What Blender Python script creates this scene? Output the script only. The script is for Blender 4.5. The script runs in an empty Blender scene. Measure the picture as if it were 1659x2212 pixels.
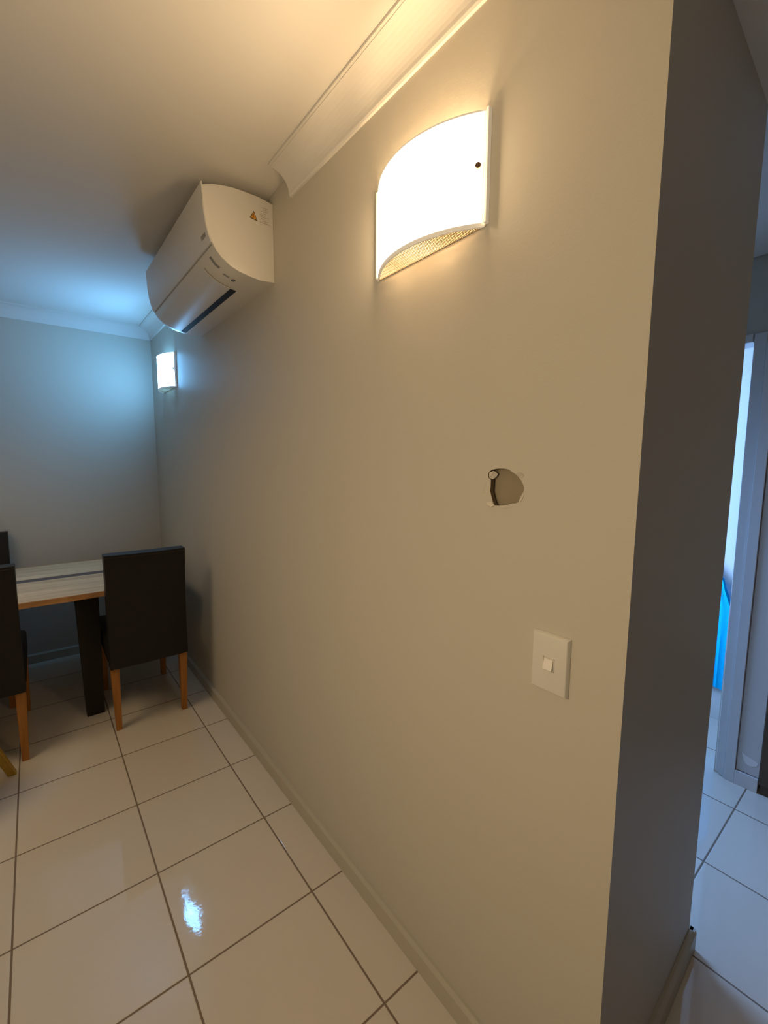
import bpy, bmesh, math, random
from mathutils import Vector, Matrix

random.seed(4)
S = bpy.context.scene
COL = S.collection

# ------------------------------------------------------------------ camera, light, exposure
cd = bpy.data.cameras.new('camera')
cam = bpy.data.objects.new('camera', cd)
COL.objects.link(cam)
S.camera = cam
cd.sensor_fit = 'VERTICAL'
cd.sensor_height = 24.0
cd.lens = 946.2 / 2212 * 24.0
cd.clip_start = 0.02
R0 = (0.78198047, -0.62327663, 0.00572638)
R1 = (-0.06640237, -0.09243813, -0.99350185)
R2 = (0.61975582, 0.77651879, -0.11367186)
M = Matrix(((R0[0], -R1[0], -R2[0]), (R0[1], -R1[1], -R2[1]), (R0[2], -R1[2], -R2[2])))
cam.matrix_world = Matrix.Translation((-0.7918, 0.0, 1.4691)) @ M.to_4x4()

S.view_settings.view_transform = 'Standard'
S.view_settings.look = 'None'
S.view_settings.gamma = 1.0
S.view_settings.use_curve_mapping = False
S.view_settings.exposure = 0.0

WARM = (1.0, 0.70, 0.40)
COOL = (0.17, 0.52, 1.0)
DAY = (0.26, 0.49, 1.0)
WARM_SHADE, WARM_BULB = 24.5, 5.2
FILL_WARM = (1.0, 0.75, 0.46)
COOL_SHADE, COOL_BULB = 38.0, 2.2

w = bpy.data.worlds.new('world')
S.world = w
w.use_nodes = True
w.node_tree.nodes['Background'].inputs[0].default_value = (0.5, 0.62, 0.8, 1)
w.node_tree.nodes['Background'].inputs[1].default_value = 0.3


def area_light(name, loc, direction, sx, sy, power, color):
    l = bpy.data.lights.new(name, 'AREA')
    l.shape = 'RECTANGLE'
    l.size, l.size_y = sx, sy
    l.energy = power
    l.color = color
    o = bpy.data.objects.new(name, l)
    o.location = loc
    o.rotation_euler = Vector(direction).to_track_quat('-Z', 'Y').to_euler()
    COL.objects.link(o)
    return o


# daylight entering the passage and the room beyond its doorway
pl = area_light('passage_daylight', (1.15, 1.9, 2.0), (0.05, -1, -0.95), 0.7, 0.7, 9.0, DAY)
pl.data.spread = math.radians(75)
dd = area_light('doorway_daylight', (1.86, 1.5, 1.3), (0.45, -1, -0.05), 0.16, 1.8, 22.0, DAY)
dd.data.spread = math.radians(90)
# added warm fill lights, all out of view
rl = area_light('wall_fill_light', (-2.2, 0.45, 1.5), (2.2, 0.05, -0.2), 1.2, 1.2, 6.4, FILL_WARM)  # added fill that brightens the near part of the long wall
rl.data.spread = math.radians(95)
ul = area_light('ceiling_fill_light', (-1.5, 0.7, 1.75), (0.15, 0.1, 1), 0.3, 0.3, 2.2, FILL_WARM)  # added unseen fill, lifts the ceiling on the left
dl = area_light('downward_fill_light', (-1.75, 2.2, 2.45), (0, 0, -1), 0.9, 0.9, 10.0, FILL_WARM)  # added unseen fill, warms table, floor and lower back wall
dl.data.spread = math.radians(140)

# ------------------------------------------------------------------ materials


def principled(name, color, rough=0.5, spec=0.5, metallic=0.0, coat=0.0):
    m = bpy.data.materials.new(name)
    m.use_nodes = True
    b = m.node_tree.nodes['Principled BSDF']
    b.inputs['Base Color'].default_value = (*color, 1)
    b.inputs['Roughness'].default_value = rough
    b.inputs['Specular IOR Level'].default_value = spec
    b.inputs['Metallic'].default_value = metallic
    b.inputs['Coat Weight'].default_value = coat
    return m


def noisy(name, c1, c2, scale=(8, 8, 8), rough=0.5, spec=0.5, bump=0.0, detail=4.0, bscale=None):
    """Principled material whose colour wanders between two tones, with a fine bump."""
    m = principled(name, c1, rough, spec)
    nt = m.node_tree
    b = nt.nodes['Principled BSDF']
    tc = nt.nodes.new('ShaderNodeTexCoord')
    mp = nt.nodes.new('ShaderNodeMapping')
    mp.inputs['Scale'].default_value = scale
    nz = nt.nodes.new('ShaderNodeTexNoise')
    nz.inputs['Scale'].default_value = 1.0
    nz.inputs['Detail'].default_value = detail
    mx = nt.nodes.new('ShaderNodeMix')
    mx.data_type = 'RGBA'
    mx.inputs[6].default_value = (*c1, 1)
    mx.inputs[7].default_value = (*c2, 1)
    nt.links.new(tc.outputs['Object'], mp.inputs['Vector'])
    nt.links.new(mp.outputs['Vector'], nz.inputs['Vector'])
    nt.links.new(nz.outputs['Fac'], mx.inputs[0])
    nt.links.new(mx.outputs[2], b.inputs['Base Color'])
    if bump:
        n2 = nt.nodes.new('ShaderNodeTexNoise')
        n2.inputs['Scale'].default_value = bscale or 180.0
        n2.inputs['Detail'].default_value = 3.0
        bp = nt.nodes.new('ShaderNodeBump')
        bp.inputs['Strength'].default_value = bump
        bp.inputs['Distance'].default_value = 0.002
        nt.links.new(tc.outputs['Object'], n2.inputs['Vector'])
        nt.links.new(n2.outputs['Fac'], bp.inputs['Height'])
        nt.links.new(bp.outputs['Normal'], b.inputs['Normal'])
    return m


def emitter(name, color, strength, base=(0.8, 0.8, 0.78)):
    m = principled(name, base, 0.4, 0.3)
    b = m.node_tree.nodes['Principled BSDF']
    b.inputs['Emission Color'].default_value = (*color, 1)
    b.inputs['Emission Strength'].default_value = strength
    return m


def tile_material():
    m = principled('glazed_floor_tiles', (0.62, 0.58, 0.50), 0.07, 0.5)
    nt = m.node_tree
    b = nt.nodes['Principled BSDF']
    N = nt.nodes.new
    L = nt.links.new
    tc = N('ShaderNodeTexCoord')
    sp = N('ShaderNodeSeparateXYZ')
    L(tc.outputs['Object'], sp.inputs[0])

    def mth(op, a, bb=None):
        n = N('ShaderNodeMath')
        n.operation = op
        for k, v in enumerate((a, bb)):
            if v is None:
                continue
            if isinstance(v, (int, float)):
                n.inputs[k].default_value = v
            else:
                L(v, n.inputs[k])
        return n.outputs[0]
    ds = []
    ids = []
    for ax, off in (('X', -0.1384), ('Y', 0.8039)):
        t = mth('DIVIDE', mth('SUBTRACT', sp.outputs[ax], off - 40.0), 0.4)
        f = mth('FRACT', t)
        ids.append(mth('FLOOR', t))
        ds.append(mth('MULTIPLY', mth('MINIMUM', f, mth('SUBTRACT', 1.0, f)), 0.4))
    d = mth('MINIMUM', ds[0], ds[1])
    mr = N('ShaderNodeMapRange')
    mr.inputs['From Min'].default_value = 0.0025
    mr.inputs['From Max'].default_value = 0.0033
    L(d, mr.inputs['Value'])
    wn = N('ShaderNodeTexWhiteNoise')
    wn.noise_dimensions = '2D'
    cb = N('ShaderNodeCombineXYZ')
    L(ids[0], cb.inputs[0])
    L(ids[1], cb.inputs[1])
    L(cb.outputs[0], wn.inputs['Vector'])
    nz = N('ShaderNodeTexNoise')
    nz.inputs['Scale'].default_value = 5.0
    nz.inputs['Detail'].default_value = 6.0
    L(tc.outputs['Object'], nz.inputs['Vector'])
    val = mth('ADD', mth('MULTIPLY', wn.outputs['Value'], 0.4), mth('MULTIPLY', nz.outputs['Fac'], 0.6))
    tm = N('ShaderNodeMix')
    tm.data_type = 'RGBA'
    tm.inputs[6].default_value = (0.66, 0.60, 0.51, 1)
    tm.inputs[7].default_value = (0.71, 0.655, 0.56, 1)
    L(val, tm.inputs[0])
    gm = N('ShaderNodeMix')
    gm.data_type = 'RGBA'
    gm.inputs[6].default_value = (0.21, 0.155, 0.11, 1)
    L(tm.outputs[2], gm.inputs[7])
    L(mr.outputs[0], gm.inputs[0])
    L(gm.outputs[2], b.inputs['Base Color'])
    L(mth('SUBTRACT', 0.75, mth('MULTIPLY', mr.outputs[0], 0.705)), b.inputs['Roughness'])
    # gently uneven glaze, rounded tile edges
    mr2 = N('ShaderNodeMapRange')
    mr2.inputs['From Min'].default_value = 0.001
    mr2.inputs['From Max'].default_value = 0.005
    L(d, mr2.inputs['Value'])
    n2 = N('ShaderNodeTexNoise')
    n2.inputs['Scale'].default_value = 60.0
    n2.inputs['Detail'].default_value = 2.0
    L(tc.outputs['Object'], n2.inputs['Vector'])
    h = mth('ADD', mr2.outputs[0], mth('MULTIPLY', n2.outputs['Fac'], 0.13))
    bp = N('ShaderNodeBump')
    bp.inputs['Strength'].default_value = 0.6
    bp.inputs['Distance'].default_value = 0.0012
    L(h, bp.inputs['Height'])
    L(bp.outputs['Normal'], b.inputs['Normal'])
    return m


def wood_material(name, light, dark, stretch, rough=0.4, planks=0.0):
    """Grain running along the stretched axis."""
    m = principled(name, light, rough, 0.4)
    nt = m.node_tree
    b = nt.nodes['Principled BSDF']
    N = nt.nodes.new
    L = nt.links.new
    tc = N('ShaderNodeTexCoord')
    mp = N('ShaderNodeMapping')
    mp.inputs['Scale'].default_value = stretch
    nz = N('ShaderNodeTexNoise')
    nz.inputs['Scale'].default_value = 1.0
    nz.inputs['Detail'].default_value = 8.0
    nz.inputs['Distortion'].default_value = 0.6
    cr = N('ShaderNodeValToRGB')
    cr.color_ramp.elements[0].position = 0.35
    cr.color_ramp.elements[1].position = 0.68
    cr.color_ramp.elements[0].color = (*dark, 1)
    cr.color_ramp.elements[1].color = (*light, 1)
    L(tc.outputs['Object'], mp.inputs['Vector'])
    L(mp.outputs['Vector'], nz.inputs['Vector'])
    L(nz.outputs['Fac'], cr.inputs['Fac'])
    L(cr.outputs['Color'], b.inputs['Base Color'])
    return m


MAT = {}
MAT['wall'] = noisy('greige_wall_paint', (0.565, 0.535, 0.455), (0.585, 0.55, 0.47), (2, 2, 2), 0.55, 0.35, 0.12)
MAT['ceiling'] = noisy('white_ceiling_paint', (0.74, 0.72, 0.67), (0.76, 0.74, 0.69), (2, 2, 2), 0.8, 0.2, 0.06)
MAT['cornice'] = noisy('white_cornice_paint', (0.72, 0.70, 0.655), (0.74, 0.72, 0.67), (4, 4, 4), 0.6, 0.3)
MAT['skirting'] = noisy('cream_skirting_paint', (0.50, 0.465, 0.375), (0.52, 0.485, 0.39), (4, 4, 4), 0.4, 0.4)
MAT['trim'] = noisy('white_gloss_trim_paint', (0.66, 0.66, 0.66), (0.70, 0.70, 0.70), (5, 5, 5), 0.35, 0.4)
MAT['floor'] = tile_material()
MAT['plaster'] = noisy('bare_plaster', (0.72, 0.68, 0.58), (0.62, 0.57, 0.48), (60, 60, 60), 0.9, 0.1, 0.4)
MAT['board_back'] = noisy('plasterboard_paper', (0.33, 0.285, 0.205), (0.28, 0.24, 0.17), (20, 20, 20), 0.9, 0.1)
MAT['board_core'] = noisy('shaded_board_core', (0.26, 0.20, 0.13), (0.16, 0.12, 0.08), (90, 90, 90), 0.9, 0.1)  # broken core, darkened so its colour carries the shade of the rim
MAT['cavity'] = principled('dark_wall_cavity', (0.10, 0.085, 0.06), 0.9, 0.1)
MAT['ac_white'] = principled('white_moulded_plastic', (0.74, 0.725, 0.68), 0.36, 0.45)
MAT['ac_seam'] = principled('grey_panel_seam', (0.36, 0.35, 0.33), 0.6, 0.3)
MAT['ac_dark'] = principled('black_outlet_slot', (0.012, 0.012, 0.014), 0.6, 0.3)
MAT['ac_grey'] = principled('grey_printing', (0.30, 0.29, 0.28), 0.6, 0.3)
MAT['ac_sensor'] = principled('dark_sensor_window', (0.10, 0.10, 0.10), 0.3, 0.5)
MAT['sticker_orange'] = principled('orange_warning_print', (0.72, 0.33, 0.04), 0.5, 0.3)
MAT['sticker_black'] = principled('brown_black_warning_print', (0.10, 0.055, 0.015), 0.5, 0.3)
MAT['label_print'] = principled('faint_grey_label_print', (0.47, 0.43, 0.37), 0.6, 0.3)
MAT['label_paper'] = principled('off_white_label', (0.70, 0.68, 0.62), 0.6, 0.3)
MAT['lamp_metal'] = principled('cream_lamp_metal', (0.70, 0.64, 0.52), 0.4, 0.4)
MAT['lamp_grille'] = principled('tan_grille_metal', (0.60, 0.49, 0.36), 0.5, 0.3)
MAT['lamp_glass'] = principled('opal_glass_inside', (0.8, 0.78, 0.74), 0.4, 0.3)
MAT['lamp_screw'] = principled('brown_lamp_screw', (0.10, 0.045, 0.025), 0.4, 0.5)
MAT['switch'] = principled('white_switch_plastic', (0.70, 0.68, 0.62), 0.35, 0.4)
MAT['switch_bright'] = principled('white_rocker_plastic', (0.86, 0.84, 0.78), 0.3, 0.45)
MAT['leather'] = noisy('black_brown_leather', (0.011, 0.0095, 0.008), (0.015, 0.0125, 0.010), (30, 30, 30), 0.5, 0.35, 0.25, 3.0, 260.0)
MAT['leather_seam'] = principled('leather_piping', (0.022, 0.019, 0.018), 0.3, 0.6)
MAT['chair_leg'] = wood_material('orange_stained_wood', (0.50, 0.215, 0.045), (0.38, 0.145, 0.025), (60, 60, 5), 0.4)
MAT['stool_wood'] = wood_material('yellow_varnished_wood', (0.52, 0.32, 0.035), (0.42, 0.25, 0.025), (60, 60, 5), 0.35)
MAT['table_top'] = wood_material('pale_oak_planks', (0.74, 0.60, 0.40), (0.54, 0.40, 0.24), (2.2, 26, 26), 0.42)
MAT['table_edge'] = wood_material('raw_bark_edge_wood', (0.58, 0.31, 0.12), (0.46, 0.23, 0.085), (5, 40, 40), 0.5)
MAT['table_inlay'] = principled('dark_resin_inlay', (0.10, 0.088, 0.095), 0.35, 0.4)
MAT['table_leg'] = noisy('dark_stained_table_leg', (0.020, 0.016, 0.011), (0.028, 0.022, 0.016), (8, 8, 30), 0.55, 0.3)
MAT['panel'] = noisy('white_board_panel', (0.60, 0.60, 0.60), (0.64, 0.64, 0.64), (6, 6, 6), 0.35, 0.4)
MAT['panel_patch'] = principled('pale_patch_tone', (0.80, 0.81, 0.82), 0.5, 0.3)
MAT['cabinet'] = wood_material('dark_brown_timber', (0.11, 0.07, 0.04), (0.07, 0.045, 0.026), (30, 30, 4), 0.5)
MAT['gap'] = principled('painted_gap_shade', (0.20, 0.18, 0.18), 0.8, 0.2)  # dark tone stands in for the shade in the groove
MAT['towel'] = noisy('cyan_blue_cotton', (0.0, 0.66, 0.95), (0.0, 0.58, 0.92), (40, 40, 40), 0.8, 0.2, 0.5)
MAT['towel_band'] = principled('navy_towel_band', (0.01, 0.06, 0.28), 0.8, 0.2)
MAT['hook'] = principled('brushed_metal', (0.6, 0.6, 0.6), 0.3, 0.5, 1.0)

# ------------------------------------------------------------------ mesh helpers


def link(name, bm, mat, parent=None, smooth=False, loc=None):
    me = bpy.data.meshes.new(name)
    bmesh.ops.recalc_face_normals(bm, faces=bm.faces)
    bm.to_mesh(me)
    bm.free()
    for mm in (mat if isinstance(mat, (list, tuple)) else [mat]):
        me.materials.append(mm)
    if smooth:
        me.shade_smooth()
        try:
            me.set_sharp_from_angle(angle=math.radians(38))
        except Exception:
            pass
    o = bpy.data.objects.new(name, me)
    COL.objects.link(o)
    if parent is not None:
        o.parent = parent
    if loc is not None:
        o.location = loc
    return o


def box(bm, x0, x1, y0, y1, z0, z1, bevel=0.0, seg=2):
    vs = [bm.verts.new((x, y, z)) for x in (x0, x1) for y in (y0, y1) for z in (z0, z1)]
    idx = [(0, 1, 3, 2), (4, 6, 7, 5), (0, 4, 5, 1), (2, 3, 7, 6), (0, 2, 6, 4), (1, 5, 7, 3)]
    fs = [bm.faces.new([vs[i] for i in f]) for f in idx]
    if bevel > 0:
        es = list({e for f in fs for e in f.edges})
        bmesh.ops.bevel(bm, geom=es, offset=bevel, segments=seg, affect='EDGES', profile=0.5)
    return fs


def hexa(bm, bottom, top, bevel=0.0):
    """solid between two quads (tapered or raked posts)."""
    b = [bm.verts.new(p) for p in bottom]
    t = [bm.verts.new(p) for p in top]
    fs = [bm.faces.new(b), bm.faces.new(t)]
    for i in range(4):
        j = (i + 1) % 4
        fs.append(bm.faces.new((b[i], b[j], t[j], t[i])))
    if bevel:
        es = list({e for f in fs for e in f.edges})
        bmesh.ops.bevel(bm, geom=es, offset=bevel, segments=2, affect='EDGES', profile=0.5)


def prism(bm, prof, fa, fb, closed=True):
    """sweep a profile list between two placing functions."""
    a = [bm.verts.new(fa(*p)) for p in prof]
    b = [bm.verts.new(fb(*p)) for p in prof]
    n = len(prof)
    for i in range(n if closed else n - 1):
        j = (i + 1) % n
        bm.faces.new((a[i], a[j], b[j], b[i]))
    if closed:
        bm.faces.new(a)
        bm.faces.new(b)


def along_y(bm, prof, y0, y1):
    prism(bm, prof, lambda x, z: (x, y0, z), lambda x, z: (x, y1, z))


def cyl(bm, c, axis, r, h, seg=20, r2=None):
    ax = Vector(axis).normalized()
    q = Vector((0, 0, 1)).rotation_difference(ax)
    c = Vector(c)
    r2 = r if r2 is None else r2
    a, b = [], []
    for i in range(seg):
        t = 2 * math.pi * i / seg
        a.append(bm.verts.new(c + q @ Vector((r * math.cos(t), r * math.sin(t), 0))))
        b.append(bm.verts.new(c + q @ Vector((r2 * math.cos(t), r2 * math.sin(t), h))))
    for i in range(seg):
        j = (i + 1) % seg
        bm.faces.new((a[i], a[j], b[j], b[i]))
    bm.faces.new(a)
    bm.faces.new(b)


def tube(bm, pts, r, seg=8):
    rings = []
    for i, p in enumerate(pts):
        p = Vector(p)
        d = (Vector(pts[min(i + 1, len(pts) - 1)]) - Vector(pts[max(i - 1, 0)])).normalized()
        q = Vector((0, 0, 1)).rotation_difference(d)
        rings.append([bm.verts.new(p + q @ Vector((r * math.cos(2 * math.pi * k / seg), r * math.sin(2 * math.pi * k / seg), 0))) for k in range(seg)])
    for a, b in zip(rings, rings[1:]):
        for k in range(seg):
            j = (k + 1) % seg
            bm.faces.new((a[k], a[j], b[j], b[k]))
    bm.faces.new(rings[0])
    bm.faces.new(rings[-1])


def tag(o, label=None, cat=None, group=None, kind=None):
    if label:
        o['label'] = label
    if cat:
        o['category'] = cat
    if group:
        o['group'] = group
    if kind:
        o['kind'] = kind
    return o


def thing(name, label, cat, loc=(0, 0, 0), rotz=0.0, group=None):
    o = bpy.data.objects.new(name, None)
    o.empty_display_size = 0.1
    COL.objects.link(o)
    o.location = loc
    o.rotation_euler = (0, 0, rotz)
    return tag(o, label, cat, group)


def struct(name, bm, mat, label, cat, smooth=False):
    return tag(link(name, bm, mat, None, smooth), label, cat, None, 'structure')


def copy_tree(o, parent=None):
    c = o.copy()
    COL.objects.link(c)
    c.parent = parent
    for ch in [x for x in o.children]:
        copy_tree(ch, c)
    return c


# ------------------------------------------------------------------ room shell
ZC, ZH, YB, YE = 2.492, 2.34, 3.966, 0.308
XE, YE2 = 0.672, 0.338          # far corner of the wall's end face

bm = bmesh.new()
box(bm, -4.1, 4.0, -2.6, 4.1, -0.12, 0.0)
struct('floor', bm, MAT['floor'], 'cream glazed tile floor with brown grout lines', 'floor')

bm = bmesh.new()
box(bm, -4.1, 0.0, -2.6, 4.1, ZC, ZC + 0.1)
struct('ceiling', bm, MAT['ceiling'], 'white flat ceiling over the dining room', 'ceiling')
bm = bmesh.new()
box(bm, 0.0, 0.02, -2.6, YE - 0.0005, ZH, ZH + 0.25)
box(bm, 0.02, 1.66, -2.6, 0.36, ZH, ZH + 0.25)
box(bm, 0.66, 1.66, 0.36, 4.1, ZH, ZH + 0.25)
box(bm, 1.66, 4.0, -2.6, 4.1, ZH + 0.02, ZH + 0.27)
struct('ceiling_passage', bm, MAT['ceiling'], 'lower unlit ceiling over the passage at the right', 'ceiling')

# main wall with the punched hole
HOLE = [(0.6201, 1.4358), (0.6209, 1.4438), (0.6172, 1.4495), (0.6095, 1.4537), (0.596, 1.4559), (0.5808, 1.4565), (0.5678, 1.4548), (0.5603, 1.4507),
        (0.5493, 1.4449), (0.5419, 1.439), (0.5355, 1.4324), (0.5308, 1.4251), (0.5275, 1.4185), (0.528, 1.4109), (0.5324, 1.4031), (0.5372, 1.3945),
        (0.5404, 1.3866), (0.5465, 1.3839), (0.5572, 1.3822), (0.5699, 1.3781), (0.5801, 1.3757), (0.5925, 1.3747), (0.6003, 1.3749), (0.6055, 1.3825),
        (0.6099, 1.3935), (0.6139, 1.4062), (0.613, 1.4192), (0.6129, 1.4304)]
HC = (0.573, 1.416)


def ring_faces(bm, x, y0, y1, z0, z1):
    """rectangle y0..y1, z0..z1 at depth x with the ragged hole cut out of it."""
    def out(y, z):
        dy, dz = y - HC[0], z - HC[1]
        k = min(((y1 - HC[0]) / dy if dy > 0 else (y0 - HC[0]) / dy) if abs(dy) > 1e-9 else 1e9,
                ((z1 - HC[1]) / dz if dz > 0 else (z0 - HC[1]) / dz) if abs(dz) > 1e-9 else 1e9)
        return (HC[0] + dy * k, HC[1] + dz * k)
    corners = [(y1, z1), (y0, z1), (y0, z0), (y1, z0)]
    inner = [bm.verts.new((x, y, z)) for y, z in HOLE]
    outer = [bm.verts.new((x, *out(y, z))) for y, z in HOLE]
    cv = {}
    n = len(HOLE)
    for i in range(n):
        j = (i + 1) % n
        f = [inner[i], inner[j], outer[j], outer[i]]
        a, b = out(*HOLE[i]), out(*HOLE[j])
        for c in corners:
            on_a = abs(a[0] - c[0]) < 1e-6 or abs(a[1] - c[1]) < 1e-6
            on_b = abs(b[0] - c[0]) < 1e-6 or abs(b[1] - c[1]) < 1e-6
            same = abs(a[0] - b[0]) < 1e-6 or abs(a[1] - b[1]) < 1e-6
            if on_a and on_b and not same and (abs(a[0] - c[0]) + abs(a[1] - c[1]) < 0.3) and (abs(b[0] - c[0]) + abs(b[1] - c[1]) < 0.3):
                v = bm.verts.new((x, *c))
                cv[c] = v
                f = [inner[i], inner[j], outer[j], v, outer[i]]
                break
        bm.faces.new(f)
    return inner


bm = bmesh.new()


def quad(bm, *pts, mi=0):
    f = bm.faces.new([bm.verts.new(p) for p in pts])
    f.material_index = mi
    return f


hy0, hy1, hz0, hz1 = 0.45, 0.70, 1.30, 1.55
for (a, b, c, d) in ((YE, YB + 0.1, -0.05, hz0), (YE, YB + 0.1, hz1, ZC + 0.05), (YE, hy0, hz0, hz1), (hy1, YB + 0.1, hz0, hz1)):
    quad(bm, (0, a, c), (0, b, c), (0, b, d), (0, a, d))
inner = ring_faces(bm, 0.0, hy0, hy1, hz0, hz1)
back = [bm.verts.new((0.012, y, z)) for y, z in HOLE]
for i in range(len(HOLE)):
    j = (i + 1) % len(HOLE)
    f = bm.faces.new((inner[i], inner[j], back[j], back[i]))
    f.material_index = 1
# end face, passage side, top
quad(bm, (0, YE, -0.05), (XE, YE2, -0.05), (XE, YE2, ZC + 0.05), (0, YE, ZC + 0.05))
quad(bm, (XE, YE2, -0.05), (XE, YB + 0.1, -0.05), (XE, YB + 0.1, ZC + 0.05), (XE, YE2, ZC + 0.05))
quad(bm, (0, YB + 0.1, -0.05), (XE, YB + 0.1, -0.05), (XE, YB + 0.1, ZC + 0.05), (0, YB + 0.1, ZC + 0.05))
wall = struct('wall_right', bm, [MAT['wall'], MAT['board_core']], 'long greige painted wall with a fist sized hole punched through it', 'wall')

# what shows inside the hole
bm = bmesh.new()
quad(bm, (0.017, 0.42, 1.2), (0.017, 0.80, 1.2), (0.017, 0.80, 1.6), (0.017, 0.42, 1.6), mi=0)
quad(bm, (0.012, 0.80, 1.2), (0.017, 0.80, 1.2), (0.017, 0.80, 1.6), (0.012, 0.80, 1.6), mi=1)
quad(bm, (0.012, 0.42, 1.2), (0.017, 0.42, 1.2), (0.017, 0.42, 1.6), (0.012, 0.42, 1.6), mi=1)
quad(bm, (0.012, 0.42, 1.2), (0.017, 0.42, 1.2), (0.017, 0.80, 1.2), (0.012, 0.80, 1.2), mi=1)
link('cavity_lining', bm, [MAT['board_back'], MAT['cavity']], wall)


def flap(name, pts, xo, xin, mat, label):
    """torn scrap: pts outline in (y, z); the vertices listed first stay on the wall, depth runs xo..xin."""
    bm = bmesh.new()
    n = len(pts)
    f = [bm.verts.new((xo[i], *pts[i])) for i in range(n)]
    b = [bm.verts.new((xo[i] + xin, *pts[i])) for i in range(n)]
    bm.faces.new(f)
    bm.faces.new(b)
    for i in range(n):
        j = (i + 1) % n
        bm.faces.new((f[i], f[j], b[j], b[i]))
    o = link(name, bm, mat, wall)
    o['label'] = label
    return o


flap('torn_paper_flap', [(0.62, 1.4463), (0.6093, 1.4509), (0.6054, 1.449), (0.6022, 1.4435), (0.6059, 1.4378), (0.6125, 1.432), (0.6191, 1.435)],
     (0.002, 0.002, 0.006, 0.010, 0.010, 0.006, 0.002), 0.001, MAT['plaster'], 'pale scrap of torn board folded in at the upper left of the hole')
flap('torn_paper_flap', [(0.5484, 1.4456), (0.5398, 1.4492), (0.5354, 1.4482), (0.5291, 1.4431), (0.5315, 1.4393), (0.5411, 1.4398)],
     (-0.001, -0.006, -0.004, -0.001, -0.001, -0.002), 0.002, MAT['wall'], 'lifted scrap of wall paper at the upper right of the hole')
flap('torn_paper_flap', [(0.6234, 1.3795), (0.6085, 1.3823), (0.6055, 1.3817), (0.5993, 1.3749), (0.6061, 1.372), (0.6192, 1.3758)],
     (-0.0005, -0.003, -0.002, -0.003, -0.006, -0.002), 0.003, MAT['plaster'], 'bright broken plaster chip at the lower left of the hole')
flap('torn_paper_flap', [(0.5395, 1.3867), (0.5372, 1.3937), (0.5306, 1.4025), (0.5272, 1.4027), (0.5294, 1.3958), (0.5351, 1.3878)],
     (0.001, 0.002, 0.002, -0.001, -0.002, -0.001), 0.003, MAT['plaster'], 'pale broken plaster edge at the lower right of the hole')
flap('torn_paper_flap', [(0.5925, 1.3743), (0.5644, 1.3792), (0.5551, 1.3762), (0.5734, 1.3715)],
     (-0.001, -0.001, -0.0005, -0.003), 0.002, MAT['wall'], 'puffed paint edge under the hole')
flap('pushed_in_paper', [(0.6225, 1.4317), (0.6134, 1.4304), (0.6139, 1.4062), (0.6099, 1.3919), (0.6228, 1.391), (0.6342, 1.3952), (0.6345, 1.4026), (0.631, 1.4183)],
     (-0.0004, 0.003, 0.005, 0.003, -0.0015, -0.0022, -0.0024, -0.0015), 0.0012, MAT['wall'], 'creased patch of wall paper left of the hole')

bm = bmesh.new()
box(bm, -4.1, 0.0, YB, YB + 0.12, -0.05, ZC + 0.05)
struct('wall_back', bm, MAT['wall'], 'greige end wall behind the dining table', 'wall')
bm = bmesh.new()
box(bm, -4.12, -4.0, -2.6, 4.1, -0.05, ZC + 0.05)
struct('wall_left', bm, MAT['wall'], 'greige wall on the far left side of the dining room', 'wall')
bm = bmesh.new()
box(bm, -4.1, 4.0, -2.62, -2.5, -0.05, ZC + 0.15)
struct('wall_front', bm, MAT['wall'], 'greige wall behind the viewer', 'wall')

# passage: wall with the doorway, and the daylit space behind it
XW = 1.672
bm = bmesh.new()
box(bm, XW, XW + 0.1, -2.6, -0.502, -0.05, ZH + 0.1)
box(bm, XW, XW + 0.1, -0.502, 0.368, 0.562, ZH + 0.1)
box(bm, XW, XW + 0.1, 0.368, 0.533, -0.05, ZH + 0.1)
box(bm, XW, XW + 0.1, 0.533, 1.35, 1.99, ZH + 0.1)
box(bm, XW, XW + 0.1, 1.35, 4.1, -0.05, ZH + 0.1)
struct('wall_passage', bm, MAT['wall'], 'bluish passage wall around the bright doorway at the right edge', 'wall')
bm = bmesh.new()
box(bm, 2.2, 2.3, -2.6, 4.1, -0.05, ZH + 0.1)
struct('wall_beyond', bm, MAT['ceiling'], 'white daylit wall seen through the narrow doorway', 'wall')
bm = bmesh.new()
box(bm, 0.0, 2.3, 4.0, 4.1, -0.05, ZH + 0.2)
struct('wall_passage_end', bm, MAT['wall'], 'wall closing the passage behind the stub wall', 'wall')

# door casing: a jamb board and a head board
dr = thing('door_1', 'white door casing framing the bright doorway at the right', 'door frame', (XW, 0.51, 0))
dr['kind'] = 'structure'
bm = bmesh.new()
hexa(bm, [(-0.016, -0.018, 0.0), (0.1, -0.018, 0.0), (0.1, 0.030, 0.06), (-0.016, 0.014, 0.02)],
     [(-0.016, -0.018, 2.022), (0.1, -0.018, 2.022), (0.1, 0.030, 2.022), (-0.016, 0.026, 2.022)], 0.002)
link('jamb', bm, MAT['trim'], dr)
bm = bmesh.new()
box(bm, -0.018, 0.1, 0.03, 0.86, 1.988, 2.022, 0.002)
link('head_board', bm, MAT['trim'], dr)
bm = bmesh.new()
box(bm, -0.016, 0.1, 0.84, 0.888, 0.0, 1.988, 0.002)
link('jamb', bm, MAT['trim'], dr)

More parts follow.
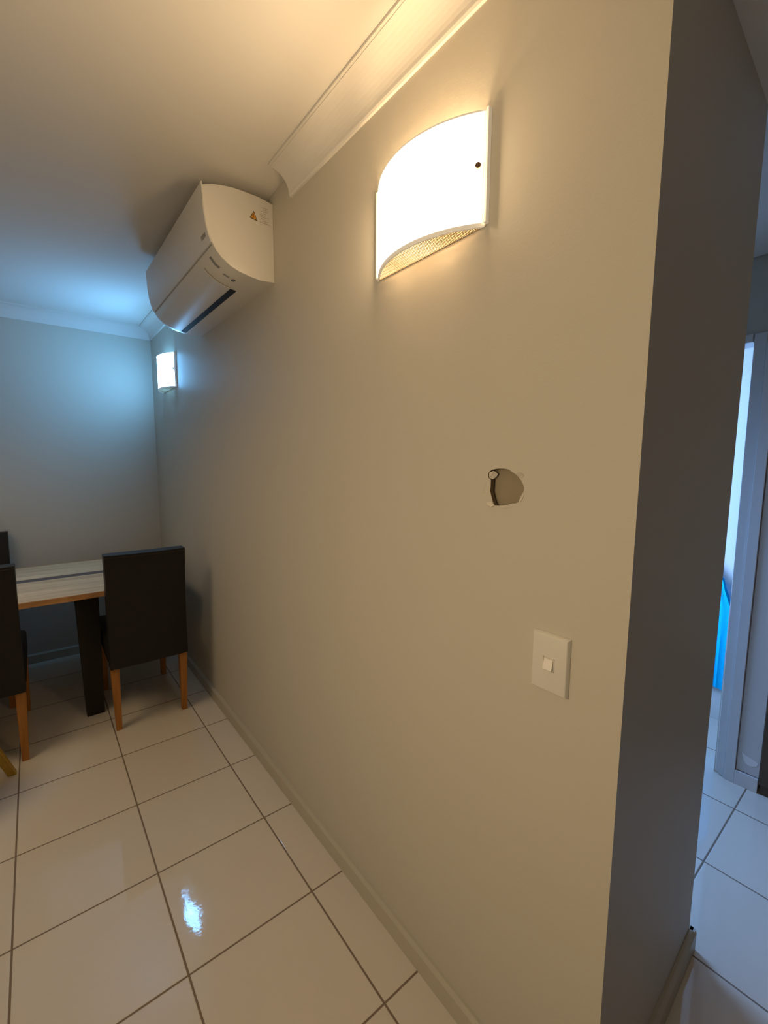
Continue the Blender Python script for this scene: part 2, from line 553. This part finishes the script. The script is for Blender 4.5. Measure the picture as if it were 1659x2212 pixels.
# white framed panel right of the casing
pn = thing('cupboard_door', 'white framed cupboard door panel between door casing and dark cabinet', 'door', (XW - 0.001, 0.43, 0))
bm = bmesh.new()
box(bm, -0.022, 0.0, 0.0215, 0.0605, 0.0, 1.985, 0.0015)
box(bm, -0.022, 0.0, -0.062, 0.0215, 0.0, 0.066, 0.0015)
link('door_frame', bm, MAT['trim'], pn)
bm = bmesh.new()
box(bm, -0.012, -0.001, -0.062, 0.0215, 0.066, 1.985)
link('inset_panel', bm, MAT['panel'], pn)
bm = bmesh.new()
box(bm, -0.0145, -0.012, 0.0185, 0.0215, 0.066, 1.985)  # thin dark strips painted as the shadow line round the panel
box(bm, -0.0145, -0.012, -0.062, 0.0185, 0.066, 0.069)
g = link('gap_shade_strip', bm, MAT['gap'], pn)
g['label'] = 'dark painted shade line around the inset panel'
bm = bmesh.new()  # pale flat patch on the inset panel
pts = [(0.004, 0.160), (-0.012, 0.150), (-0.030, 0.147), (-0.056, 0.136), (-0.050, 0.118), (-0.030, 0.108), (-0.014, 0.112), (-0.004, 0.128)]
a = [bm.verts.new((-0.0132, y, z)) for y, z in pts]
b = [bm.verts.new((-0.012, y, z)) for y, z in pts]
bm.faces.new(a)
for i in range(len(pts)):
    bm.faces.new((a[i], a[(i + 1) % len(pts)], b[(i + 1) % len(pts)], b[i]))
s = link('pale_patch', bm, MAT['panel_patch'], pn)
s['label'] = 'pale patch near the foot of the panel'

cb = thing('dark_cabinet', 'dark brown timber cabinet built in low beside the white panel at right edge', 'cabinet', (XW - 0.004, 0.0, 0))
bm = bmesh.new()
box(bm, -0.02, 0.38, -0.5, 0.366, 0.045, 0.54, 0.003)
link('carcass', bm, MAT['cabinet'], cb)
bm = bmesh.new()
box(bm, -0.012, 0.36, -0.49, 0.360, 0.0, 0.045)
link('plinth', bm, MAT['cabinet'], cb)
bm = bmesh.new()
box(bm, -0.024, 0.38, -0.5, 0.366, 0.54, 0.56, 0.003)
link('top_board', bm, MAT['cabinet'], cb)

# towel hanging on the wall beyond
tw = thing('towel', 'bright cyan blue towel hanging on white wall inside the doorway', 'towel', (2.2, 0.72, 0.0))
bm = bmesh.new()
prof_t = []
for k in range(25):
    t = k / 24
    y = -0.10 + 0.30 * t
    prof_t.append((y, -0.022 - 0.012 * math.sin(t * 19) - 0.006 * math.sin(t * 43)))
rows = []
for r in range(14):
    q = r / 13
    z = 0.20 + q * 0.62
    row = []
    for (y, x) in prof_t:
        yy = y * (1 - 0.55 * max(0, q - 0.75) / 0.25) + 0.02 * max(0, q - 0.7)
        zz = z + (0.02 if r == 13 else 0) * math.cos((y + 0.1) * 12)
        row.append(bm.verts.new((x * (1 - 0.3 * q) - 0.004, yy, zz)))
    rows.append(row)
for r0, r1 in zip(rows, rows[1:]):
    for i in range(len(r0) - 1):
        bm.faces.new((r0[i], r0[i + 1], r1[i + 1], r1[i]))
geom = bmesh.ops.solidify(bm, geom=bm.faces[:], thickness=0.006)
link('cloth', bm, MAT['towel'], tw, True)
bm = bmesh.new()
tube(bm, [(-0.03, 0.0, 0.82), (-0.022, 0.03, 0.87), (-0.012, 0.05, 0.90)], 0.012)
o = link('hanging_loop', bm, MAT['towel_band'], tw, True)
o['label'] = 'navy hanging loop'
bm = bmesh.new()
cyl(bm, (-0.002, 0.05, 0.905), (-1, 0, 0), 0.012, 0.03, 12)
tag(link('wall_hook', bm, MAT['hook'], None, True, (2.2, 0.72, 0.0)), 'small metal wall hook the blue towel hangs from', 'hook')

# cornices
CW, CH = 0.087, 0.081
cove = [(0.0, ZC - CH), (-0.007, ZC - CH), (-0.010, ZC - CH + 0.006)]
for k in range(1, 10):
    t = k / 10 * math.pi / 2
    # concave quarter curve from the wall edge up to the ceiling edge
    cove.append((-0.010 - 0.070 * (1 - math.cos(t)), ZC - CH + 0.006 + 0.066 * math.sin(t)))
cove += [(-0.080, ZC - 0.009), (-0.080, ZC - 0.007), (-CW, ZC - 0.007), (-CW, ZC + 0.002), (0.0, ZC + 0.002)]


def cornice(name, y0, y1, label):
    bm = bmesh.new()
    along_y(bm, cove, y0, y1)
    return struct(name, bm, MAT['cornice'], label, 'cornice')


cornice('trim_1', YE - 0.0005, 1.535, 'white cove cornice cut off short before the air conditioner')
cornice('trim_2', 2.70, YB, 'short white cove cornice between air conditioner and corner')
bm = bmesh.new()
prism(bm, cove, lambda x, z: (-4.0, YB + x, z), lambda x, z: (0.0, YB + x, z))
struct('trim_3', bm, MAT['cornice'], 'white cove cornice along the end wall', 'cornice')

# skirting boards
SKT, SKH = 0.016, 0.068
sk = [(0, 0), (-SKT, 0), (-SKT, SKH - 0.010), (-SKT + 0.008, SKH), (0, SKH)]
bm = bmesh.new()
along_y(bm, sk, YE, YB)
struct('baseboard_right', bm, MAT['skirting'], 'cream skirting board along the long wall', 'skirting')
bm = bmesh.new()
prism(bm, sk, lambda x, z: (-4.0, YB + x, z), lambda x, z: (0.0, YB + x, z))
struct('baseboard_back', bm, MAT['skirting'], 'cream skirting board along the end wall', 'skirting')
bm = bmesh.new()
prism(bm, sk, lambda x, z: (-0.016, YE + x, z), lambda x, z: (XE + 0.014, YE2 + x, z))
struct('baseboard_end', bm, MAT['skirting'], 'skirting board across the dark end face of the long wall', 'skirting')
bm = bmesh.new()
box(bm, XE, XE + 0.014, YE2 - 0.014, 4.0, 0, SKH)
struct('baseboard_passage', bm, MAT['skirting'], 'skirting board on the passage side of the long wall', 'skirting')

# ------------------------------------------------------------------ air conditioner
AY0, AY1 = 1.690, 2.650
ac = thing('air_conditioner', 'white wall mounted split air conditioner high on the long wall', 'air conditioner', (0, AY0, 2.165))
AL = AY1 - AY0
prof = [(0.0, 0.0), (-0.057, -0.004), (-0.100, 0.000), (-0.140, 0.0065), (-0.172, 0.018), (-0.205, 0.039), (-0.224, 0.060), (-0.238, 0.082),
        (-0.248, 0.108), (-0.256, 0.140), (-0.260, 0.170), (-0.263, 0.199), (-0.264, 0.235), (-0.265, 0.266),
        (-0.230, 0.278), (-0.196, 0.286), (-0.160, 0.292), (-0.129, 0.294), (-0.058, 0.295), (0.0, 0.289)]
bm = bmesh.new()
along_y(bm, prof, 0.0, AL)
es = [e for e in bm.edges if abs(e.verts[0].co.y - e.verts[1].co.y) < 1e-6 and len(e.link_faces) == 2]
bmesh.ops.bevel(bm, geom=es, offset=0.0025, segments=2, affect='EDGES', profile=0.5)
link('body', bm, MAT['ac_white'], ac, True)


def skin(bm, pts, out, thick, y0, y1):
    """thin shell lying on the profile polyline pts, offset outwards."""
    nrm = []
    for i in range(len(pts)):
        a = Vector(pts[max(i - 1, 0)])
        b = Vector(pts[min(i + 1, len(pts) - 1)])
        d = (b - a).normalized()
        nrm.append(Vector((-d.y, d.x)))
    lo = [Vector(p) + n * out for p, n in zip(pts, nrm)]
    hi = [Vector(p) + n * (out + thick) for p, n in zip(pts, nrm)]
    ring = [(v.x, v.y) for v in lo] + [(v.x, v.y) for v in reversed(hi)]
    prism(bm, ring, lambda x, z: (x, y0, z), lambda x, z: (x, y1, z))


def lerp_prof(pts, n=6):
    out = []
    for a, b in zip(pts, pts[1:]):
        for k in range(n):
            out.append((a[0] + (b[0] - a[0]) * k / n, a[1] + (b[1] - a[1]) * k / n))
    return out + [pts[-1]]


front = prof[7:14]
bm = bmesh.new()
# prof runs bottom -> front -> top, outward normal lies on its left
skin(bm, front + [(-0.2652, 0.276)], -0.001, 0.0032, 0.002, AL - 0.002)
link('front_panel', bm, MAT['ac_white'], ac, True)
bm = bmesh.new()
skin(bm, [(-0.2352, 0.0775), (-0.2368, 0.0802)], 0.0, 0.0008, 0.012, AL - 0.012)
link('panel_seam', bm, MAT['ac_seam'], ac)
bm = bmesh.new()
flap_p = [(-0.118, 0.0028), (-0.140, 0.0065), (-0.172, 0.018), (-0.205, 0.039), (-0.217, 0.052)]
skin(bm, flap_p, 0.0, 0.0035, 0.165, AL - 0.03)
link('louvre_flap', bm, MAT['ac_white'], ac, True)
bm = bmesh.new()
skin(bm, [(-0.090, -0.0012), (-0.100, 0.0), (-0.114, 0.0022)], 0.0, 0.0016, 0.172, AL - 0.028)
o = link('outlet_slot', bm, MAT['ac_dark'], ac)
o['label'] = 'long black air outlet slot'
bm = bmesh.new()
skin(bm, flap_p, 0.0, 0.0012, 0.1595, 0.1635)
link('flap_seam', bm, MAT['ac_seam'], ac)
# indicator strip, sensor dot, small badge lettering
bm = bmesh.new()
skin(bm, [(-0.190, 0.0294), (-0.205, 0.039), (-0.224, 0.060)], 0.0, 0.0012, 0.062, 0.078)
o = link('indicator_strip', bm, MAT['ac_grey'], ac)
o['label'] = 'grey indicator strip on the lower front'
bm = bmesh.new()
skin(bm, [(-0.150, 0.0100), (-0.172, 0.018)], 0.0, 0.0012, 0.078, 0.090)
link('indicator_light', bm, MAT['ac_seam'], ac)
bm = bmesh.new()
cyl(bm, (-0.132, 0.088, 0.0055), (0.15, 0, -1), 0.0095, 0.003, 18)
o = link('sensor_dot', bm, MAT['ac_sensor'], ac)
o['label'] = 'dark round sensor beside the outlet'
bm = bmesh.new()
for k, (y0, y1) in enumerate(((0.026, 0.031), (0.034, 0.041), (0.044, 0.047), (0.050, 0.057), (0.060, 0.063), (0.066, 0.073))):
    skin(bm, [(-0.2480, 0.108), (-0.2515, 0.1215)], 0.0022, 0.0006, y0, y1)
link('brand_badge', bm, MAT['ac_grey'], ac)
# warning triangle and label on the near end
bm = bmesh.new()
C = (-0.0785, 0.2205)
tri = [(-0.078, 0.240), (-0.095, 0.2115), (-0.0645, 0.2065)]


def poly_y(bm, pts, y, t=0.0006):
    a = [bm.verts.new((x, y, z)) for x, z in pts]
    b = [bm.verts.new((x, y - t, z)) for x, z in pts]
    bm.faces.new(a)
    bm.faces.new(b)
    for i in range(len(pts)):
        j = (i + 1) % len(pts)
        bm.faces.new((a[i], a[j], b[j], b[i]))


poly_y(bm, tri, 0.0)
st = link('warning_sticker', bm, MAT['sticker_black'], ac)
st['label'] = 'orange warning triangle on the near end of the unit'
bm = bmesh.new()
cx = sum(p[0] for p in tri) / 3
cz = sum(p[1] for p in tri) / 3
poly_y(bm, [(cx + (x - cx) * 0.72, cz + (z - cz) * 0.72) for x, z in tri], -0.0006, 0.0004)
link('triangle_fill', bm, MAT['sticker_orange'], st)
bm = bmesh.new()
poly_y(bm, [(cx - 0.0013, cz + 0.008), (cx + 0.0013, cz + 0.008), (cx + 0.0008, cz - 0.001), (cx - 0.0008, cz - 0.001)], -0.001, 0.0003)
poly_y(bm, [(cx - 0.0011, cz - 0.0025), (cx + 0.0011, cz - 0.0025), (cx + 0.0011, cz - 0.0047), (cx - 0.0011, cz - 0.0047)], -0.001, 0.0003)
link('exclamation_mark', bm, MAT['sticker_black'], st)
bm = bmesh.new()
poly_y(bm, [(-0.058, 0.272), (-0.013, 0.270), (-0.013, 0.200), (-0.058, 0.202)], 0.0, 0.0004)
lb = link('rating_label', bm, MAT['label_paper'], ac)
lb['label'] = 'small off white label with faint grey print'
bm = bmesh.new()
z = 0.264
rows_p = [(-0.046, -0.022), (-0.044, -0.020), (-0.048, -0.024), (-0.042, -0.030), (-0.054, -0.034), (-0.052, -0.018), (-0.050, -0.036), (-0.046, -0.018), (-0.055, -0.016)]
for (a, b) in rows_p:
    x = a
    while x < b - 0.002:
        wd = random.choice((0.004, 0.006, 0.008))
        poly_y(bm, [(x, z), (min(x + wd, b), z), (min(x + wd, b), z - 0.0035), (x, z - 0.0035)], -0.0004, 0.0003)
        x += wd + 0.0016
    z -= 0.0068
link('label_print', bm, MAT['label_print'], lb)

# ------------------------------------------------------------------ wall lamps
LL, LD, LH = 0.372, 0.067, 0.23
LR = (LL * LL / 4 + LD * LD) / (2 * LD)


def arc_x(y, inset=0.0):
    """bulge of the shade (negative x) at distance y from its middle."""
    return -(math.sqrt(max((LR - inset) ** 2 - y * y, 0)) - (LR - LD))


def make_lamp(label, y0, z0, color, shade_strength, bulb_power):
    t = thing('wall_lamp', label, 'lamp', (0, y0 + LL / 2, z0), 0, 'curved wall lamps on the long wall')
    n = 28
    ys = [-LL / 2, -LL / 2 + 0.006] + [-LL / 2 + 0.006 + (LL - 0.006) * k / (n - 1) for k in range(1, n)]
    bm = bmesh.new()
    outer = [(arc_x(y) - 0.001, y) for y in ys]
    innr = [(min(arc_x(y, 0.003), -0.0008), y * (1 - 0.012)) for y in ys]
    ring = outer + innr[::-1]
    prism(bm, ring, lambda x, y: (x, y, 0.008), lambda x, y: (x, y, LH - 0.003))
    bm.normal_update()
    bm.faces.ensure_lookup_table()
    for k, f in enumerate(bm.faces):
        f.material_index = 2 if k == 0 else (0 if k < n else 1)
    edge = emitter('painted_edge_glow', [0.6 * c + 0.4 * m_ for c, m_ in zip(color, (1.0, 0.95, 0.8))], 0.22)  # weak emission put into rims and brackets so they look lit by the shade
    link('shade', bm, [emitter('glowing_shade', color, shade_strength), MAT['lamp_glass'], edge], t, True)
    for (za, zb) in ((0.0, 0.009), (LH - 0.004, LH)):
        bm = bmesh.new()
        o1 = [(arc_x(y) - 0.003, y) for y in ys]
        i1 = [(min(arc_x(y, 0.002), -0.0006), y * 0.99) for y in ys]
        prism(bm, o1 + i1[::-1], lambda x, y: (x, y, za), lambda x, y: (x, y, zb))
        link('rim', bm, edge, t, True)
    bm = bmesh.new()
    box(bm, -0.003, -0.0003, -LL / 2 - 0.004, LL / 2 + 0.001, 0.001, LH - 0.004, 0.001)
    link('back_plate', bm, MAT['lamp_metal'], t)
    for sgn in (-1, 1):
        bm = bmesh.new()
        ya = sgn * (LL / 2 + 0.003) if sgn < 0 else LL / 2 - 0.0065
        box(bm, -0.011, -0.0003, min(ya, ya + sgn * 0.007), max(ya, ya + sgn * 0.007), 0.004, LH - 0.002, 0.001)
        link('side_bracket', bm, edge, t)  # bracket is no lamp, the light on it is put into its material
    bm = bmesh.new()
    nb = 82
    for k in range(nb):
        y = -LL / 2 + LL * (k + 0.5) / nb
        x = arc_x(y, 0.002)
        if x < -0.004:
            box(bm, x, -0.003, y - 0.0014, y + 0.0014, 0.0005, 0.0018)
    for xx in (-0.006, -0.018, -0.030, -0.042, -0.054):
        yl = math.sqrt(max((LR - 0.002) ** 2 - (-xx + LR - LD) ** 2, 0))
        box(bm, xx - 0.0007, xx + 0.0007, -yl, yl, 0.0006, 0.0017)
    o = link('grille', bm, MAT['lamp_grille'], t)
    o['label'] = 'fine metal grille closing the underside'
    bm = bmesh.new()
    ys_ = -LL / 2 + 0.015
    cyl(bm, (arc_x(ys_) + 0.001, ys_, LH * 0.535), (-math.cos(0.62), -math.sin(0.62), 0), 0.0075, 0.006, 16, 0.006)
    o = link('screw', bm, MAT['lamp_screw'], t, True)
    o['label'] = 'brown fixing screw on the near side of the shade'
    for yb in (-0.085, 0.085):
        l = bpy.data.lights.new('bulb_light', 'POINT')
        l.energy = bulb_power
        l.color = color
        l.shadow_soft_size = 0.022
        lo = bpy.data.objects.new('bulb_light', l)
        COL.objects.link(lo)
        lo.parent = t
        lo.location = (-0.040, yb, LH * 0.42)
    return t


make_lamp('large bright warm glowing wall lamp nearest the viewer, beside the cornice', 0.650, 1.970, WARM, WARM_SHADE, WARM_BULB)
make_lamp('small cool blue white glowing wall lamp in the far corner below air conditioner', 3.236, 1.962, COOL, COOL_SHADE, COOL_BULB)

# ------------------------------------------------------------------ light switch
sw = thing('light_switch', 'white single rocker light switch on wall below the hole', 'switch', (0, 0.4475, 1.0685))
bm = bmesh.new()
wy, hz = 0.0405, 0.0615
hexa(bm, [(-0.0003, -wy, -hz), (-0.0003, wy, -hz), (-0.0003, wy, hz), (-0.0003, -wy, hz)],
     [(-0.0105, -wy + 0.004, -hz + 0.005), (-0.0105, wy - 0.004, -hz + 0.005), (-0.0105, wy - 0.004, hz - 0.004), (-0.0105, -wy + 0.004, hz - 0.004)], 0.0015)
link('plate', bm, MAT['switch'], sw, True)
bm = bmesh.new()
ry, rz = 0.0118, 0.0138
for a in (box(bm, -0.0118, -0.0105, -ry, ry, rz - 0.0012, rz), box(bm, -0.0118, -0.0105, -ry, ry, -rz, -rz + 0.0012),
          box(bm, -0.0118, -0.0105, -ry, -ry + 0.0012, -rz, rz), box(bm, -0.0118, -0.0105, ry - 0.0012, ry, -rz, rz)):
    pass
link('rocker_surround', bm, MAT['switch'], sw)
bm = bmesh.new()
rk = [(-0.0105, 0.011), (-0.0120, 0.011), (-0.0128, 0.0035), (-0.0185, -0.0095), (-0.0165, -0.0115), (-0.0105, -0.0115)]
prism(bm, rk, lambda x, z: (x, -0.0096, z), lambda x, z: (x, 0.0096, z))
bmesh.ops.bevel(bm, geom=[e for e in bm.edges], offset=0.0006, segments=2, affect='EDGES', profile=0.5)
link('rocker', bm, MAT['switch_bright'], sw, True)

# ------------------------------------------------------------------ chairs


def make_chair(label, group):
    """parsons chair standing with its back towards -y; origin on the floor under the middle of the back legs."""
    t = thing('dining_chair', label, 'chair', (0, 0, 0), 0, group)
    hw = 0.194
    bm = bmesh.new()
    # back slab: slightly raked and hollowed, with soft edges
    nx, nz = 12, 16
    grid_f, grid_b = [], []
    for j in range(nz + 1):
        q = j / nz
        z = 0.362 + q * 0.622
        rake = -0.030 * max(0.0, (q - 0.2) / 0.8) ** 1.4
        rf, rb = [], []
        for i in range(nx + 1):
            p = i / nx * 2 - 1
            edge = 1 - abs(p) ** 6 * 0.35
            wv = hw * (1.0 - 0.012 * math.sin(q * math.pi)) * p
            hollow = 0.012 * (1 - p * p) * q
            topd = 0.004 * (1 - p * p) if j == nz else 0.0
            rb.append(bm.verts.new((wv, -0.052 + rake + 0.012 * (1 - edge) + hollow * 0.6, z - topd)))
            rf.append(bm.verts.new((wv, 0.030 + rake * 0.9 - 0.020 * (1 - edge) + hollow, z - topd)))
        grid_f.append(rf)
        grid_b.append(rb)
    for j in range(nz):
        for i in range(nx):
            bm.faces.new((grid_b[j][i], grid_b[j][i + 1], grid_b[j + 1][i + 1], grid_b[j + 1][i]))
            bm.faces.new((grid_f[j][i], grid_f[j + 1][i], grid_f[j + 1][i + 1], grid_f[j][i + 1]))
        for i in (0, nx):
            bm.faces.new((grid_b[j][i], grid_b[j + 1][i], grid_f[j + 1][i], grid_f[j][i]))
    for i in range(nx):
        bm.faces.new((grid_b[nz][i], grid_b[nz][i + 1], grid_f[nz][i + 1], grid_f[nz][i]))
        bm.faces.new((grid_b[0][i], grid_f[0][i], grid_f[0][i + 1], grid_b[0][i + 1]))
    rim = [e for e in bm.edges if e.is_manifold and len(e.link_faces) == 2 and e.calc_face_angle(0) > 0.8]
    bmesh.ops.bevel(bm, geom=rim, offset=0.009, segments=3, affect='EDGES', profile=0.5)
    back = link('backrest', bm, MAT['leather'], t, True)
    bm = bmesh.new()
    pts = []
    for i in range(13):
        p = i / 12 * 2 - 1
        pts.append((hw * 0.985 * p, -0.052 - 0.030 + 0.012 * abs(p) ** 6 * 0.35 + 0.012 * (1 - p * p) * 0.6 + 0.001, 0.970 - 0.003 * (1 - p * p)))
    tube(bm, pts, 0.0026, 6)
    o = link('top_seam', bm, MAT['leather_seam'], back, True)
    o['label'] = 'shiny stitched seam along the top of the back'
    bm = bmesh.new()
    box(bm, -hw - 0.002, hw + 0.002, 0.028, 0.575, 0.365, 0.482, 0.016, 3)
    for v in bm.verts:
        if v.co.z > 0.47:
            v.co.z += 0.010 * max(0, 1 - (v.co.x / hw) ** 2)
    link('seat', bm, MAT['leather'], t, True)
    for sx in (-1, 1):
        # back legs rake backwards a little and taper, front legs are straight
        x1 = sx * (hw - 0.001)
        x0 = sx * (hw - 0.043)
        bm = bmesh.new()
        hexa(bm, [(sx * (hw - 0.012), -0.018, 0), (sx * (hw - 0.040), -0.018, 0), (sx * (hw - 0.040), 0.012, 0), (sx * (hw - 0.012), 0.012, 0)],
             [(x1, -0.030, 0.366), (x0, -0.030, 0.366), (x0, 0.020, 0.366), (x1, 0.020, 0.366)], 0.002)
        link('leg', bm, MAT['chair_leg'], t)
        bm = bmesh.new()
        hexa(bm, [(sx * (hw - 0.008), 0.530, 0), (sx * (hw - 0.038), 0.530, 0), (sx * (hw - 0.038), 0.562, 0), (sx * (hw - 0.008), 0.562, 0)],
             [(x1, 0.522, 0.366), (x0, 0.522, 0.366), (x0, 0.568, 0.366), (x1, 0.568, 0.366)], 0.002)
        link('leg', bm, MAT['chair_leg'], t)
    return t


G = 'dark leather dining chairs around the table'
ch = make_chair('dark leather dining chair with orange legs nearest the long wall', G)
ch.location = (-0.348, 2.672, 0)
c2 = copy_tree(ch)
c2.location = (-1.083, 2.672, 0)
c2['label'] = 'dark leather dining chair cut off by left edge on the near side of table'
c3 = copy_tree(ch)
c3.location = (-1.150, 3.858, 0)
c3.rotation_euler = (0, 0, math.pi)
c3['label'] = 'dark leather chair behind the table at the left edge, only its back top showing'

# ------------------------------------------------------------------ dining table
tb = thing('dining_table', 'pale plank dining table with dark inlay stripe and dark slab legs', 'table', (-1.2, 3.28, 0))
X0, X1 = -1.08, 1.08
Y0, Y1 = -0.478, 0.478
sy0, sy1 = 0.000, 0.078
TZ0, TZ1 = 0.722, 0.750
bm = bmesh.new()
box(bm, X0, X1, Y0 + 0.012, sy0, TZ0, TZ1, 0.001, 1)
box(bm, X0, X1, sy1, Y1 - 0.012, TZ0, TZ1, 0.001, 1)
link('tabletop', bm, MAT['table_top'], tb)
bm = bmesh.new()
box(bm, X0, X1, sy0, sy1, TZ0 + 0.002, TZ1 - 0.0005)
o = link('inlay_stripe', bm, MAT['table_inlay'], tb)
o['label'] = 'dark stripe let into the middle of the top'
for sgn in (-1, 1):
    bm = bmesh.new()
    nn = 60
    lo_, hi_ = [], []
    for k in range(nn + 1):
        x = X0 + (X1 - X0) * k / nn
        wob = 0.003 * math.sin(k * 0.9) + 0.002 * math.sin(k * 2.3 + 1)
        hi_.append((x, sgn * (Y1 - 0.003 + wob * 0.4), sgn * (Y1 - 0.012)))
        lo_.append((x, sgn * (Y1 + wob), sgn * (Y1 - 0.012)))
    a = [bm.verts.new((x, y, TZ1)) for x, y, _ in hi_]
    b = [bm.verts.new((x, y, TZ0)) for x, y, _ in lo_]
    c = [bm.verts.new((x, y2, TZ1)) for x, _, y2 in hi_]
    d = [bm.verts.new((x, y2, TZ0)) for x, _, y2 in lo_]
    for k in range(nn):
        bm.faces.new((a[k], a[k + 1], b[k + 1], b[k]))
        bm.faces.new((a[k], a[k + 1], c[k + 1], c[k]))
        bm.faces.new((b[k], b[k + 1], d[k + 1], d[k]))
        bm.faces.new((c[k], c[k + 1], d[k + 1], d[k]))
    link('raw_edge', bm, MAT['table_edge'], tb)
for lx in (0.540, -0.66):
    for (ya, yb) in ((-0.370, -0.270), (0.270, 0.370)):
        bm = bmesh.new()
        lx = lx + (0.042 if ya > 0 and lx > 0 else 0)
        hexa(bm, [(lx + 0.018, ya, 0), (lx + 0.104, ya, 0), (lx + 0.104, yb, 0), (lx + 0.018, yb, 0)],
             [(lx, ya, TZ0), (lx + 0.112, ya, TZ0), (lx + 0.112, yb, TZ0), (lx, yb, TZ0)], 0.002)
        link('leg', bm, MAT['table_leg'], tb)

# ------------------------------------------------------------------ wooden stool, only one foot inside the view
stl = thing('wooden_stool', 'yellow wooden stool with splayed leg reaching into left edge', 'stool', (-1.16, 2.40, 0))
bm = bmesh.new()
cyl(bm, (0, 0, 0.45), (0, 0, 1), 0.13, 0.03, 32)
link('seat', bm, MAT['stool_wood'], stl, True)
for k in range(3):
    t = math.radians(42 + 120 * k)
    fx, fy = 0.265 * math.cos(t), 0.265 * math.sin(t)
    tx, ty = 0.085 * math.cos(t), 0.085 * math.sin(t)
    bm = bmesh.new()
    hexa(bm, [(fx - 0.016, fy - 0.016, 0), (fx + 0.016, fy - 0.016, 0), (fx + 0.016, fy + 0.016, 0), (fx - 0.016, fy + 0.016, 0)],
         [(tx - 0.019, ty - 0.019, 0.452), (tx + 0.019, ty - 0.019, 0.452), (tx + 0.019, ty + 0.019, 0.452), (tx - 0.019, ty + 0.019, 0.452)], 0.003)
    link('leg', bm, MAT['stool_wood'], stl)
